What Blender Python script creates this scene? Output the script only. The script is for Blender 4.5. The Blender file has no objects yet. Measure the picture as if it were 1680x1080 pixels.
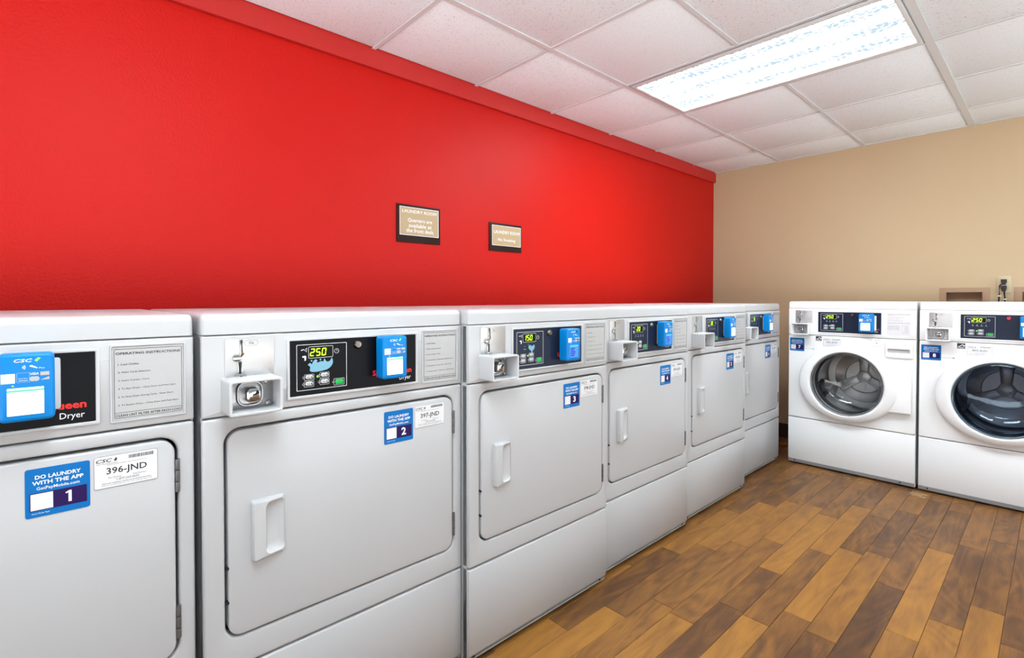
import bpy, bmesh, math, random
from mathutils import Vector, Matrix
from mathutils.geometry import tessellate_polygon
random.seed(7)
S = bpy.context.scene
COL = S.collection
FZ = .055                     # heights were measured from 55 mm above the floor

# ------------------------------------------------------------------ camera, world, exposure
cam = bpy.data.cameras.new('camera')
cam_o = bpy.data.objects.new('camera', cam); COL.objects.link(cam_o)
cam.sensor_width = 36.0; cam.lens = 828.35 * 36 / 1680
cam.shift_y = -(540 - 502.1) / 1680
cam.clip_start = .02
cam_o.location = (2.2118, -.1949, 1.1286 + FZ)
cam_o.rotation_euler = (math.pi/2 - .01452, 0, .82575)
S.camera = cam_o
W = bpy.data.worlds.new('world'); S.world = W; W.use_nodes = True
W.node_tree.nodes['Background'].inputs[0].default_value = (.95, .97, 1, 1)
W.node_tree.nodes['Background'].inputs[1].default_value = .5
sun = bpy.data.lights.new('sun', 'SUN'); sun.energy = 21.0; sun.angle = .01; sun.color = (.99, .99, 1)  # added to light the unseen pavement that brightens the ceiling
sun_o = bpy.data.objects.new('sun', sun); COL.objects.link(sun_o); sun_o.rotation_euler = (math.radians(-18), math.radians(-20), 0)
S.view_settings.view_transform = 'Standard'; S.view_settings.look = 'None'
S.view_settings.gamma = 1; S.view_settings.use_curve_mapping = False
S.view_settings.exposure = 0.0
TUBE = 32.0                    # radiance of the lit parts of the ceiling lamps' lenses

# ------------------------------------------------------------------ materials
def lin(c):
    return tuple(((v/255)/12.92 if v/255 <= .04045 else ((v/255+.055)/1.055)**2.4) for v in c[:3]) + (1,)
MATS = {}
def mat(name, rgb, rough=.5, metal=0, coat=0, emit=0, bump=0, bscale=200, spec=.5, noise=0, nscale=3):
    m = bpy.data.materials.new(name); m.use_nodes = True
    nt = m.node_tree; b = nt.nodes['Principled BSDF']
    c = lin(rgb)
    b.inputs['Base Color'].default_value = c
    b.inputs['Roughness'].default_value = rough
    b.inputs['Metallic'].default_value = metal
    b.inputs['Coat Weight'].default_value = coat
    b.inputs['Coat Roughness'].default_value = .08
    b.inputs['Specular IOR Level'].default_value = spec
    if emit:
        b.inputs['Emission Color'].default_value = c
        b.inputs['Emission Strength'].default_value = emit
    tc = nt.nodes.new('ShaderNodeTexCoord')
    if bump:
        n = nt.nodes.new('ShaderNodeTexNoise'); n.inputs['Scale'].default_value = bscale
        n.inputs['Detail'].default_value = 3
        bp = nt.nodes.new('ShaderNodeBump'); bp.inputs['Strength'].default_value = bump
        bp.inputs['Distance'].default_value = .002
        nt.links.new(tc.outputs['Object'], n.inputs['Vector'])
        nt.links.new(n.outputs['Fac'], bp.inputs['Height']); nt.links.new(bp.outputs[0], b.inputs['Normal'])
    if noise:
        n = nt.nodes.new('ShaderNodeTexNoise'); n.inputs['Scale'].default_value = nscale
        n.inputs['Detail'].default_value = 4
        mx = nt.nodes.new('ShaderNodeMix'); mx.data_type = 'RGBA'
        mx.inputs[6].default_value = tuple(v*(1-noise) for v in c[:3])+(1,)
        mx.inputs[7].default_value = tuple(min(1, v*(1+noise)) for v in c[:3])+(1,)
        nt.links.new(tc.outputs['Object'], n.inputs['Vector'])
        nt.links.new(n.outputs['Fac'], mx.inputs[0]); nt.links.new(mx.outputs[2], b.inputs['Base Color'])
    MATS[name] = m
    return m
M_red = mat('red_wall_paint', (182, 20, 12), .45, bump=.9, bscale=110, noise=.05, nscale=1.5, spec=.16)
M_redtrim = mat('red_trim_paint', (180, 26, 20), .5, bump=.15, bscale=60)
M_tan = mat('tan_wall_paint', (190, 168, 134), .6, bump=.2, bscale=150, noise=.03)
M_white2 = mat('bright_white_enamel', (240, 241, 242), .3, coat=.12, spec=.4, bump=.02, bscale=40)  # washers' white, lightened to paint in the stronger light on them
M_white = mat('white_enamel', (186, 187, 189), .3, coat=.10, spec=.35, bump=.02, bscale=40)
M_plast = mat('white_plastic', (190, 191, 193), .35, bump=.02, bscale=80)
M_plast2 = mat('bright_white_plastic', (238, 239, 240), .35, bump=.02, bscale=80)  # washer plastic, the same white lightened to stand in for brighter light
M_dark = mat('dark_recess', (22, 22, 24), .7)
M_blk = mat('black_graphic_film', (9, 10, 15), .35, spec=.12, noise=.1)
M_blkrefl = mat('navy_graphic_film', (24, 34, 54), .3, spec=.2, noise=.08)  # black film with a bluish reflection painted into its colour
M_sil = mat('silver_label', (178, 178, 178), .5, noise=.03, nscale=8)
M_brush = mat('brushed_steel', (200, 200, 200), .38, metal=.85, bump=.1, bscale=350)
M_cast = mat('cast_steel', (165, 166, 168), .3, metal=.95, bump=.8, bscale=60)
M_chrome = mat('chrome', (190, 190, 190), .15, metal=1, bump=.01)
M_lock = mat('lock_metal', (120, 116, 110), .25, metal=1)
M_hinge = mat('hinge_metal', (120, 120, 122), .4, metal=.6)
M_blue = mat('blue_reader_plastic', (0, 124, 200), .35, spec=.25, bump=.02)
M_bluest = mat('blue_sticker_film', (0, 106, 178), .45, spec=.2, noise=.02)
M_purple = mat('purple_print', (40, 20, 80), .45, spec=.15, noise=.02)
M_print = mat('black_print', (25, 25, 27), .5)
M_grayp = mat('grey_print', (105, 105, 108), .5)
M_wprint = mat('white_print', (235, 238, 240), .5)
M_sticker = mat('white_sticker_film', (222, 222, 224), .4)
M_redp = mat('red_print', (235, 22, 16), .45)
M_wave = mat('pale_blue_print', (118, 170, 192), .5)
M_btn = mat('white_button', (205, 208, 206), .4)
M_green = mat('green_button', (20, 160, 70), .35, emit=.25)
M_win = mat('display_window', (8, 16, 5), .3, spec=.1)
M_seg = mat('lit_green_segments', (190, 255, 20), .5, emit=1.3)
M_led = mat('lit_green_lamp', (120, 235, 60), .5, emit=1.2)
M_shline = mat('grey_reveal', (140, 140, 142), .6)
M_scrw = mat('lit_white_screen', (240, 246, 250), .3, emit=.75)
M_scrb = mat('lit_blue_screen', (60, 120, 245), .3, emit=.6)
M_scrg = mat('screen_green_bar', (60, 205, 140), .3, emit=.5)
M_rub = mat('grey_gasket', (70, 72, 74), .5, bump=.05)
M_foot = mat('black_rubber', (18, 18, 18), .7)
M_steel = mat('kick_bevel_steel', (150, 150, 154), .4, metal=.3)
M_drum = mat('drum_steel', (215, 216, 218), .34, metal=.9, bump=.05, bscale=20)
M_frame = mat('dark_brown_frame', (40, 22, 18), .5, spec=.15, noise=.1)
M_taupe = mat('taupe_sign_face', (172, 148, 112), .5, noise=.03)
M_base = mat('dark_brown_vinyl', (66, 48, 40), .5, noise=.08)
M_bar = mat('white_grid_metal', (212, 216, 217), .45, noise=.02)
M_ivory = mat('ivory_plastic', (196, 180, 146), .4)
M_boxp = mat('tan_box_plastic', (172, 142, 112), .5)
M_cord = mat('black_cord', (14, 14, 16), .5)
M_lint = mat('pale_lint', (196, 176, 150), .9)
M_pinkm = mat('pink_metal', (190, 60, 90), .25, metal=.5)

# ceiling tile: white mineral fibre with pin holes and fissures
def tile_mat():
    m = bpy.data.materials.new('mineral_fibre_tile'); m.use_nodes = True; nt = m.node_tree
    b = nt.nodes['Principled BSDF']; b.inputs['Roughness'].default_value = .85
    b.inputs['Specular IOR Level'].default_value = .1
    tc = nt.nodes.new('ShaderNodeTexCoord'); oi = nt.nodes.new('ShaderNodeObjectInfo')
    v = nt.nodes.new('ShaderNodeTexNoise'); v.inputs['Scale'].default_value = 150; v.inputs['Detail'].default_value = 2
    v.noise_dimensions = '4D'
    nt.links.new(oi.outputs['Random'], v.inputs['W']); nt.links.new(tc.outputs['Object'], v.inputs['Vector'])
    r = nt.nodes.new('ShaderNodeValToRGB')
    r.color_ramp.elements[0].position = .30; r.color_ramp.elements[0].color = lin((202, 200, 198))
    r.color_ramp.elements[1].position = .40; r.color_ramp.elements[1].color = lin((238, 247, 252))
    nt.links.new(v.outputs['Fac'], r.inputs[0]); nt.links.new(r.outputs[0], b.inputs['Base Color'])
    bp = nt.nodes.new('ShaderNodeBump'); bp.inputs['Strength'].default_value = .5; bp.inputs['Distance'].default_value = .002
    nt.links.new(v.outputs['Fac'], bp.inputs['Height']); nt.links.new(bp.outputs[0], b.inputs['Normal'])
    return m
M_tile = tile_mat()

# wood: tone comes from the plank's own colour (object colour), grain runs along Y
def wood_mat():
    m = bpy.data.materials.new('laminate_plank'); m.use_nodes = True; nt = m.node_tree; L = nt.links
    b = nt.nodes['Principled BSDF']
    b.inputs['Specular IOR Level'].default_value = .22; b.inputs['Coat Weight'].default_value = .04; b.inputs['Coat Roughness'].default_value = .25
    tc = nt.nodes.new('ShaderNodeTexCoord'); oi = nt.nodes.new('ShaderNodeObjectInfo')
    geo = nt.nodes.new('ShaderNodeNewGeometry')
    mp = nt.nodes.new('ShaderNodeMapping'); mp.inputs['Scale'].default_value = (9, 2.2, 9)
    L.new(geo.outputs['Position'], mp.inputs['Vector'])
    n1 = nt.nodes.new('ShaderNodeTexNoise'); n1.noise_dimensions = '4D'
    n1.inputs['Scale'].default_value = 1.6; n1.inputs['Detail'].default_value = 5; n1.inputs['Distortion'].default_value = 1.2
    mul = nt.nodes.new('ShaderNodeMath'); mul.operation = 'MULTIPLY'; mul.inputs[1].default_value = 37
    L.new(oi.outputs['Random'], mul.inputs[0]); L.new(mul.outputs[0], n1.inputs['W']); L.new(mp.outputs[0], n1.inputs['Vector'])
    # growth rings: sine of a smooth field
    n2 = nt.nodes.new('ShaderNodeTexNoise'); n2.noise_dimensions = '4D'; n2.inputs['Scale'].default_value = .55
    n2.inputs['Detail'].default_value = 1; n2.inputs['Distortion'].default_value = .6
    L.new(mul.outputs[0], n2.inputs['W']); L.new(mp.outputs[0], n2.inputs['Vector'])
    m2 = nt.nodes.new('ShaderNodeMath'); m2.operation = 'MULTIPLY'; m2.inputs[1].default_value = 95
    sn = nt.nodes.new('ShaderNodeMath'); sn.operation = 'SINE'
    L.new(n2.outputs['Fac'], m2.inputs[0]); L.new(m2.outputs[0], sn.inputs[0])
    # fine fibres
    mp3 = nt.nodes.new('ShaderNodeMapping'); mp3.inputs['Scale'].default_value = (220, 9, 220)
    L.new(geo.outputs['Position'], mp3.inputs['Vector'])
    n3 = nt.nodes.new('ShaderNodeTexNoise'); n3.inputs['Scale'].default_value = 1; n3.inputs['Detail'].default_value = 3
    L.new(mp3.outputs[0], n3.inputs['Vector'])
    sep = nt.nodes.new('ShaderNodeSeparateColor'); L.new(oi.outputs['Color'], sep.inputs[0])
    # factor = tone + .45*(n1-.5) + .05*rings + .12*(fibre-.5)
    def mad(a, k, off, add=None):
        x = nt.nodes.new('ShaderNodeMath'); x.operation = 'MULTIPLY_ADD'; x.inputs[1].default_value = k
        L.new(a, x.inputs[0])
        if add is None: x.inputs[2].default_value = off
        else: L.new(add, x.inputs[2])
        return x.outputs[0]
    f = mad(sep.outputs[0], .80, -.48)
    f = mad(n1.outputs['Fac'], 1.0, 0, f)
    f = mad(sn.outputs[0], .05, 0, f)
    f = mad(n3.outputs['Fac'], .28, 0, f)
    r = nt.nodes.new('ShaderNodeValToRGB'); e = r.color_ramp.elements
    e[0].position = .05; e[0].color = lin((64, 44, 32)); e[1].position = 1.0; e[1].color = lin((160, 110, 48))
    a = e.new(.35); a.color = lin((96, 64, 38)); a2 = e.new(.65); a2.color = lin((132, 89, 44))
    L.new(f, r.inputs[0]); L.new(r.outputs[0], b.inputs['Base Color'])
    b.inputs['Roughness'].default_value = .4
    bp = nt.nodes.new('ShaderNodeBump'); bp.inputs['Strength'].default_value = .15; bp.inputs['Distance'].default_value = .001
    L.new(n3.outputs['Fac'], bp.inputs['Height']); L.new(bp.outputs[0], b.inputs['Normal'])
    return m
M_wood = wood_mat()

# lamp lens: prismatic acrylic lit from behind by tubes
def lens_mat():
    m = bpy.data.materials.new('lit_prismatic_lens'); m.use_nodes = True; nt = m.node_tree; L = nt.links
    nt.nodes.remove(nt.nodes['Principled BSDF'])
    em = nt.nodes.new('ShaderNodeEmission')
    tc = nt.nodes.new('ShaderNodeTexCoord')
    vo = nt.nodes.new('ShaderNodeTexVoronoi'); vo.voronoi_dimensions = '2D'; vo.inputs['Scale'].default_value = 1; vo.inputs['Randomness'].default_value = .55
    mp = nt.nodes.new('ShaderNodeMapping'); mp.inputs['Scale'].default_value = (34, 50, 1)
    L.new(tc.outputs['Object'], mp.inputs['Vector']); L.new(mp.outputs[0], vo.inputs['Vector'])
    # the gaps between the three tubes let more of the dim prisms show
    se = nt.nodes.new('ShaderNodeSeparateXYZ'); L.new(tc.outputs['Object'], se.inputs[0])
    my = nt.nodes.new('ShaderNodeMath'); my.operation = 'MULTIPLY'; my.inputs[1].default_value = 2*math.pi/.17
    sy = nt.nodes.new('ShaderNodeMath'); sy.operation = 'COSINE'
    L.new(se.outputs[1], my.inputs[0]); L.new(my.outputs[0], sy.inputs[0])
    th = nt.nodes.new('ShaderNodeMath'); th.operation = 'MULTIPLY_ADD'; th.inputs[1].default_value = -.16; th.inputs[2].default_value = -.62
    L.new(sy.outputs[0], th.inputs[0])
    nz = nt.nodes.new('ShaderNodeTexNoise'); nz.inputs['Scale'].default_value = 5
    L.new(tc.outputs['Object'], nz.inputs['Vector'])
    ad = nt.nodes.new('ShaderNodeMath'); ad.operation = 'MULTIPLY_ADD'; ad.inputs[1].default_value = .55
    L.new(nz.outputs['Fac'], ad.inputs[0]); L.new(vo.outputs['Distance'], ad.inputs[2])
    lt = nt.nodes.new('ShaderNodeMath'); lt.operation = 'ADD'
    L.new(th.outputs[0], lt.inputs[0]); L.new(ad.outputs[0], lt.inputs[1])
    sm = nt.nodes.new('ShaderNodeMapRange'); sm.inputs[1].default_value = .0; sm.inputs[2].default_value = .004
    L.new(lt.outputs[0], sm.inputs[0])
    mx = nt.nodes.new('ShaderNodeMix'); mx.data_type = 'RGBA'
    mx.inputs[6].default_value = (.58, .78, .90, 1); mx.inputs[7].default_value = (TUBE*.90, TUBE*1.0, TUBE*1.05, 1)
    L.new(sm.outputs[0], mx.inputs[0]); L.new(mx.outputs[2], em.inputs[0]); em.inputs[1].default_value = 1
    L.new(em.outputs[0], nt.nodes['Material Output'].inputs[0])
    return m
M_lens = lens_mat()

def glass_mat(name, tint, gl):
    m = bpy.data.materials.new(name); m.use_nodes = True; nt = m.node_tree; L = nt.links
    nt.nodes.remove(nt.nodes['Principled BSDF'])
    t = nt.nodes.new('ShaderNodeBsdfTransparent'); t.inputs[0].default_value = tint
    g = nt.nodes.new('ShaderNodeBsdfGlossy'); g.inputs['Roughness'].default_value = .04; g.inputs[0].default_value = gl
    fr = nt.nodes.new('ShaderNodeFresnel'); fr.inputs[0].default_value = 1.6
    ad = nt.nodes.new('ShaderNodeMath'); ad.operation = 'ADD'; ad.inputs[1].default_value = .04; ad.use_clamp = True
    mx = nt.nodes.new('ShaderNodeMixShader')
    L.new(fr.outputs[0], ad.inputs[0]); L.new(ad.outputs[0], mx.inputs[0]); L.new(t.outputs[0], mx.inputs[1]); L.new(g.outputs[0], mx.inputs[2])
    L.new(mx.outputs[0], nt.nodes['Material Output'].inputs[0])
    return m
M_glass = glass_mat('clear_door_glass', (.92, .93, .93, 1), (.6, .6, .6, 1))
M_glassb = glass_mat('smoky_blue_door_glass', (.42, .46, .54, 1), (.4, .5, .6, 1))

# ------------------------------------------------------------------ mesh helpers (X right, Z up, front towards -Y)
CACHE = {}
def finish(bm, name, sharp=38):
    bmesh.ops.recalc_face_normals(bm, faces=bm.faces[:])
    me = bpy.data.meshes.new(name); bm.to_mesh(me); bm.free()
    for p in me.polygons: p.use_smooth = True
    me.set_sharp_from_angle(angle=math.radians(sharp))
    return me
def link(name, me, m, parent=None, loc=(0, 0, 0)):
    if m is not None:
        if len(me.materials) == 0: me.materials.append(m)
    o = bpy.data.objects.new(name, me); COL.objects.link(o); o.location = loc
    if m is not None and me.materials[0] is not m:
        o.material_slots[0].link = 'OBJECT'; o.material_slots[0].material = m
    if parent is not None: o.parent = parent
    if name in ('lettering', 'card_symbols', 'screen_text'): o['kind'] = 'stuff'
    return o
def part(name, key, build, m, parent, loc=(0, 0, 0)):
    """a part whose mesh is built once per key and shared"""
    if key not in CACHE:
        bm = bmesh.new(); build(bm); CACHE[key] = finish(bm, name)
    return link(name, CACHE[key], m, parent, loc)
def tag(o, label=None, cat=None, group=None, kind=None):
    if label: o['label'] = label
    if cat: o['category'] = cat
    if group: o['group'] = group
    if kind: o['kind'] = kind
    return o
def empty(name, loc, rz, label, cat, group=None):
    o = bpy.data.objects.new(name, None); COL.objects.link(o); o.location = loc; o.rotation_euler = (0, 0, rz)
    o.empty_display_size = .1
    return tag(o, label, cat, group)

def rr(x0, z0, x1, z1, r=0, n=6):
    if r <= 0: return [(x0, z0), (x1, z0), (x1, z1), (x0, z1)]
    P = []
    for cx, cz, a in ((x1-r, z0+r, -90), (x1-r, z1-r, 0), (x0+r, z1-r, 90), (x0+r, z0+r, 180)):
        for i in range(n+1):
            t = math.radians(a + 90*i/n); P.append((cx+r*math.cos(t), cz+r*math.sin(t)))
    return P
def circ(cx, cz, r, n=24, rz=None):
    rz = rz or r
    return [(cx+r*math.cos(2*math.pi*i/n), cz+rz*math.sin(2*math.pi*i/n)) for i in range(n)]
def area(P): return .5*sum(P[i][0]*P[(i+1) % len(P)][1]-P[(i+1) % len(P)][0]*P[i][1] for i in range(len(P)))
def offset(P, d):
    """move a closed loop inwards by d (outwards if negative)"""
    if area(P) < 0: d = -d
    out = []; n = len(P)
    for i in range(n):
        a, b, c = Vector(P[i-1]), Vector(P[i]), Vector(P[(i+1) % n])
        e1 = (b-a); e2 = (c-b)
        if e1.length < 1e-9 or e2.length < 1e-9: out.append(P[i]); continue
        e1.normalize(); e2.normalize()
        n1 = Vector((-e1.y, e1.x)); n2 = Vector((-e2.y, e2.x))
        m = n1+n2
        if m.length < 1e-6: m = n1
        m.normalize(); k = d/max(.3, m.dot(n1))
        out.append((b.x+m.x*k, b.y+m.y*k))
    return out
def prism(bm, P, y0, y1, bev=0, holes=(), steps=2, back=True):
    """solid with outline P in XZ from y0 (front) to y1 (back), front edge rounded by bev"""
    prof = [(bev*(1-math.sin(a)), bev*(1-math.cos(a))) for a in [math.pi/2*i/steps for i in range(steps+1)]] if bev else [(0, 0)]
    # prof: (inset, depth) from front face (inset=bev, depth 0) to side (inset 0, depth bev)
    def rings(L, sgn):
        R = []
        for ins, dep in prof:
            Q = offset(L, sgn*ins) if ins > 1e-9 else L
            R.append([bm.verts.new((x, y0+dep, z)) for x, z in Q])
        R.append([bm.verts.new((x, y1, z)) for x, z in L])
        for A, B in zip(R, R[1:]):
            for i in range(len(A)):
                j = (i+1) % len(A); bm.faces.new((A[i], A[j], B[j], B[i]))
        return R
    loops = [rings(P, 1)] + [rings(h, -1) for h in holes]
    for idx in ([0, -1] if back else [0]):
        vs = [v for R in loops for v in R[idx]]
        if not holes:
            bm.faces.new(loops[0][idx] if idx == -1 else loops[0][idx][::-1])
        else:
            tri = tessellate_polygon([[Vector((v.co.x, v.co.z, 0)) for v in R[idx]] for R in loops])
            for t in tri:
                try: bm.faces.new([vs[i] for i in t])
                except ValueError: pass
def box(bm, x0, x1, y0, y1, z0, z1, bev=0):
    m = Matrix.LocRotScale(Vector(((x0+x1)/2, (y0+y1)/2, (z0+z1)/2)), None, Vector((x1-x0, y1-y0, z1-z0)))
    r = bmesh.ops.create_cube(bm, size=1, matrix=m)
    if bev:
        es = list({e for v in r['verts'] for e in v.link_edges})
        bmesh.ops.bevel(bm, geom=es, offset=bev, segments=2, affect='EDGES', profile=.6)
def lathe(bm, prof, cx, cz, n=48, ell=None):
    """prof: (r, y) round the Y axis; ell(r, angle)->(dx,dz) may deform"""
    R = []
    for r, y in prof:
        if r < 1e-6: R.append([bm.verts.new((cx, y, cz))]); continue
        ring = []
        for i in range(n):
            a = 2*math.pi*i/n
            dx, dz = ell(r, a) if ell else (r*math.cos(a), r*math.sin(a))
            ring.append(bm.verts.new((cx+dx, y, cz+dz)))
        R.append(ring)
    for A, B in zip(R, R[1:]):
        for i in range(n):
            j = (i+1) % n
            if len(A) == 1 and len(B) == 1: continue
            if len(A) == 1: bm.faces.new((A[0], B[i], B[j]))
            elif len(B) == 1: bm.faces.new((A[i], A[j], B[0]))
            else: bm.faces.new((A[i], A[j], B[j], B[i]))
def tube(bm, pts, r, n=8, caps=True):
    R = []
    pts = [Vector(p) for p in pts]
    for i, p in enumerate(pts):
        d = (pts[min(i+1, len(pts)-1)]-pts[max(i-1, 0)]).normalized()
        u = d.cross(Vector((0, 0, 1)))
        if u.length < .2: u = d.cross(Vector((1, 0, 0)))
        u.normalize(); v = d.cross(u)
        R.append([bm.verts.new(p+u*(r*math.cos(2*math.pi*k/n))+v*(r*math.sin(2*math.pi*k/n))) for k in range(n)])
    for A, B in zip(R, R[1:]):
        for i in range(n):
            j = (i+1) % n; bm.faces.new((A[i], A[j], B[j], B[i]))
    if caps: bm.faces.new(R[0]); bm.faces.new(R[-1])
def flat(bm, P, y):
    bm.faces.new([bm.verts.new((x, y, z)) for x, z in P])
def frame_line(bm, P, w, y):
    """a printed closed line of width w following loop P"""
    Q = offset(P, w)
    A = [bm.verts.new((x, y, z)) for x, z in P]; B = [bm.verts.new((x, y, z)) for x, z in Q]
    for i in range(len(A)):
        j = (i+1) % len(A); bm.faces.new((A[i], A[j], B[j], B[i]))
_T = {}
def glyphs(s, bold=0, shear=0):
    k = (s, bold, shear)
    if k not in _T:
        c = bpy.data.curves.new('text', 'FONT'); c.body = s; c.size = 1; c.resolution_u = 2
        c.offset = bold; c.shear = shear; c.align_x = 'LEFT'
        o = bpy.data.objects.new('text', c); COL.objects.link(o)
        dg = bpy.context.evaluated_depsgraph_get(); dg.update()
        me = bpy.data.meshes.new_from_object(o.evaluated_get(dg))
        V = [(v.co.x, v.co.y) for v in me.vertices]; F = [tuple(p.vertices) for p in me.polygons]
        bpy.data.objects.remove(o); bpy.data.curves.remove(c); bpy.data.meshes.remove(me)
        _T[k] = (V, F)
    return _T[k]
def text(bm, s, x0, x1, z0, z1, y, bold=0, shear=0, align='fit'):
    """write s on the plane y, filling x0..x1 and z0..z1 (z0 = baseline of the ink box)"""
    V, F = glyphs(s, bold, shear)
    if not V: return
    ax, bx = min(v[0] for v in V), max(v[0] for v in V); az, bz = min(v[1] for v in V), max(v[1] for v in V)
    kz = (z1-z0)/(bz-az); kx = (x1-x0)/(bx-ax)
    vs = [bm.verts.new((x0+(v[0]-ax)*kx, y, z0+(v[1]-az)*kz)) for v in V]
    for f in F:
        try: bm.faces.new([vs[i] for i in f])
        except ValueError: pass
SEG = {'0': 'abcdef', '1': 'bc', '2': 'abged', '3': 'abgcd', '4': 'fgbc', '5': 'afgcd', '6': 'afgedc', '7': 'abc', '8': 'abcdefg', '9': 'abcdfg'}
def seven(bm, s, x0, z0, w, h, pitch, y):
    t = h*.13
    for k, ch in enumerate(s):
        X = x0+k*pitch
        def seg(a, b, c, d):
            flat(bm, [(X+px+(pz/h)*h*.12, z0+pz) for px, pz in (a, b, c, d)], y)
        for g in SEG.get(ch, ''):
            if g in 'agd':
                zc = {'a': h-t/2, 'g': h/2, 'd': t/2}[g]
                seg((t*.7, zc-t/2), (w-t*.7, zc-t/2), (w-t*.7, zc+t/2), (t*.7, zc+t/2))
            else:
                xc = t/2 if g in 'fe' else w-t/2
                zz = (h/2+t*.3, h-t*.4) if g in 'fb' else (t*.4, h/2-t*.3)
                seg((xc-t/2, zz[0]), (xc+t/2, zz[0]), (xc+t/2, zz[1]), (xc-t/2, zz[1]))

# ------------------------------------------------------------------ the room
X1, Y1 = .5804, 3.9935        # a corner of the ceiling grid
T = .6096; H = 2.3011 + FZ; L = 4.4208; XR = X1+6*T; YN = Y1-9*T
def struct(name, build, m, parent=None):
    bm = bmesh.new(); build(bm); o = link(name, finish(bm, name), m, parent)
    if parent is None: o['kind'] = 'structure'
    return o
wl = struct('wall_left', lambda bm: box(bm, -.12, 0, YN-.12, L+.12, -.02, H+.25), M_red)
# back wall with two openings for the recessed supply boxes
OP = [(1.674, 1.864), (2.047, 2.237)]
def wb(bm):
    P = [(0, -.02), (XR+.12, -.02), (XR+.12, H+.25), (0, H+.25)]
    prism(bm, P, L, L+.12, holes=[rr(a, 1.045+FZ, b, 1.175+FZ) for a, b in OP])
struct('wall_back', wb, M_tan)
# unseen sides left open, with a pavement added to bounce sunlight onto the ceiling
M_pave = mat('pale_pavement', (222, 222, 220), .9, bump=.2, noise=.03)
struct('ground', lambda bm: (box(bm, -20, 30, -30, YN-.12, -.10, -.055), box(bm, XR+.12, 30, YN-.12, 30, -.10, -.055)), M_pave)
struct('trim_1', lambda bm: prism(bm, [(-.001, H-.0902), (.0211, H-.0902), (.0211, H+.004), (-.001, H+.004)], YN, L, 0), M_redtrim)
def basebuild(x0, x1, y0, y1):
    def f(bm): box(bm, x0, x1, y0, y1, 0, .12, .003)
    return f
struct('baseboard_back', basebuild(.012, XR, L-.012, L+.001), M_base)
struct('baseboard_left', basebuild(-.001, .012, YN, L), M_base)

# floor: a slab and its planks
floor = struct('floor', lambda bm: box(bm, -.12, XR+.12, YN-.12, L+.12, -.05, -.0035), mat('subfloor', (60, 42, 30), .8))
PW = .0955; PX = 1.0365
JT = {  # column: list of (y joint, tone of the plank nearer than the joint), then the tone beyond the last joint
 -2: ([(.9, .4), (1.7, .6), (3.1, .45)], .35),
 -1: ([(.55, .5), (1.16, .88), (1.95, .28), (2.604, .72), (3.35, .3)], .5),
  0: ([(.4, .4), (1.375, .92), (2.10, .45), (2.845, .78), (3.6, .42)], .55),
  1: ([(.9, .5), (1.55, .62), (2.246, .52), (2.98, .66), (3.558, .5)], .42),
  2: ([(.7, .5), (1.523, .80), (2.40, .55), (3.011, .78), (3.75, .42)], .5),
  3: ([(1.12, .45), (1.724, .24), (2.107, .34), (2.92, .80), (3.488, .42)], .55),
  4: ([(.8, .4), (1.711, .90), (2.45, .48), (3.195, .76), (3.9, .34)], .5),
  5: ([(1.2, .5), (1.85, .40), (2.566, .84), (3.1, .38), (3.7, .52)], .36),
  6: ([(1.0, .5), (1.785, .18), (2.620, .66), (3.298, .28), (3.95, .62)], .5),
  7: ([(1.3, .5), (2.343, .16), (3.0, .44), (3.6, .40)], .48),
  8: ([(1.1, .6), (2.0, .62), (2.875, .86), (3.5, .36)], .52),
  9: ([(1.35, .5), (2.195, .74), (3.02, .34), (3.705, .58)], .34),
 10: ([(1.6, .55), (2.42, .76), (3.2, .36), (3.85, .46)], .6),
 11: ([(1.4, .4), (2.2, .44), (3.3, .36)], .55),
 12: ([(1.0, .6), (1.9, .46), (2.9, .40), (3.8, .6)], .4)}
def plank(bm, x0, x1, y0, y1):
    g, b = .0006, .0012
    x0 += g; x1 -= g; y0 += g; y1 -= g
    B = [bm.verts.new(p) for p in ((x0, y0, -.004), (x1, y0, -.004), (x1, y1, -.004), (x0, y1, -.004))]
    C = [bm.verts.new(p) for p in ((x0, y0, -b*.7), (x1, y0, -b*.7), (x1, y1, -b*.7), (x0, y1, -b*.7))]
    D = [bm.verts.new(p) for p in ((x0+b, y0+b, 0), (x1-b, y0+b, 0), (x1-b, y1-b, 0), (x0+b, y1-b, 0))]
    for A1, A2 in ((B, C), (C, D)):
        for i in range(4):
            j = (i+1) % 4; bm.faces.new((A1[i], A1[j], A2[j], A2[i]))
    bm.faces.new(D); bm.faces.new(B[::-1])
rnd = random.Random(3)
def addplank(x0, x1, y0, y1, tone):
    bm = bmesh.new(); plank(bm, x0, x1, y0, y1); me = finish(bm, 'plank', 20)
    o = link('plank', me, M_wood, floor); o.color = (tone, tone, tone, 1)
npl = 0
rest = []
c = -12
while PX+c*PW < XR:
    x0 = PX+c*PW; x1 = min(x0+PW, XR)
    if c in JT:
        js, last = JT[c]
        segs = []; y = -.25
        for yj, t in js: segs.append((y, yj, t)); y = yj
        segs.append((y, L, last))
        y = -.25; lo = []
        while y > YN:
            l = rnd.uniform(.5, 1.0); lo.append((max(YN, y-l), y, rnd.uniform(.2, .85))); y -= l
    else:
        y = YN; segs = []; lo = []
        while y < L:
            l = rnd.uniform(.5, 1.0); (segs if y > -.6 else lo).append((y, min(L, y+l), rnd.uniform(.2, .85))); y += l
    near = -3 <= c <= 19
    for a, b, t in segs:
        if near: addplank(x0, x1, a, b, t); npl += 1
        else: rest.append((max(0, x0), x1, a, b))
    for a, b, t in lo: rest.append((max(0, x0), x1, a, b))
    c += 1
def restb(bm):
    for a in rest:
        if a[1] > a[0] and a[3]-a[2] > .01: plank(bm, *a)
o = struct('planks', restb, M_wood, floor); o.color = (.5, .5, .5, 1); o['kind'] = 'stuff'

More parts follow.
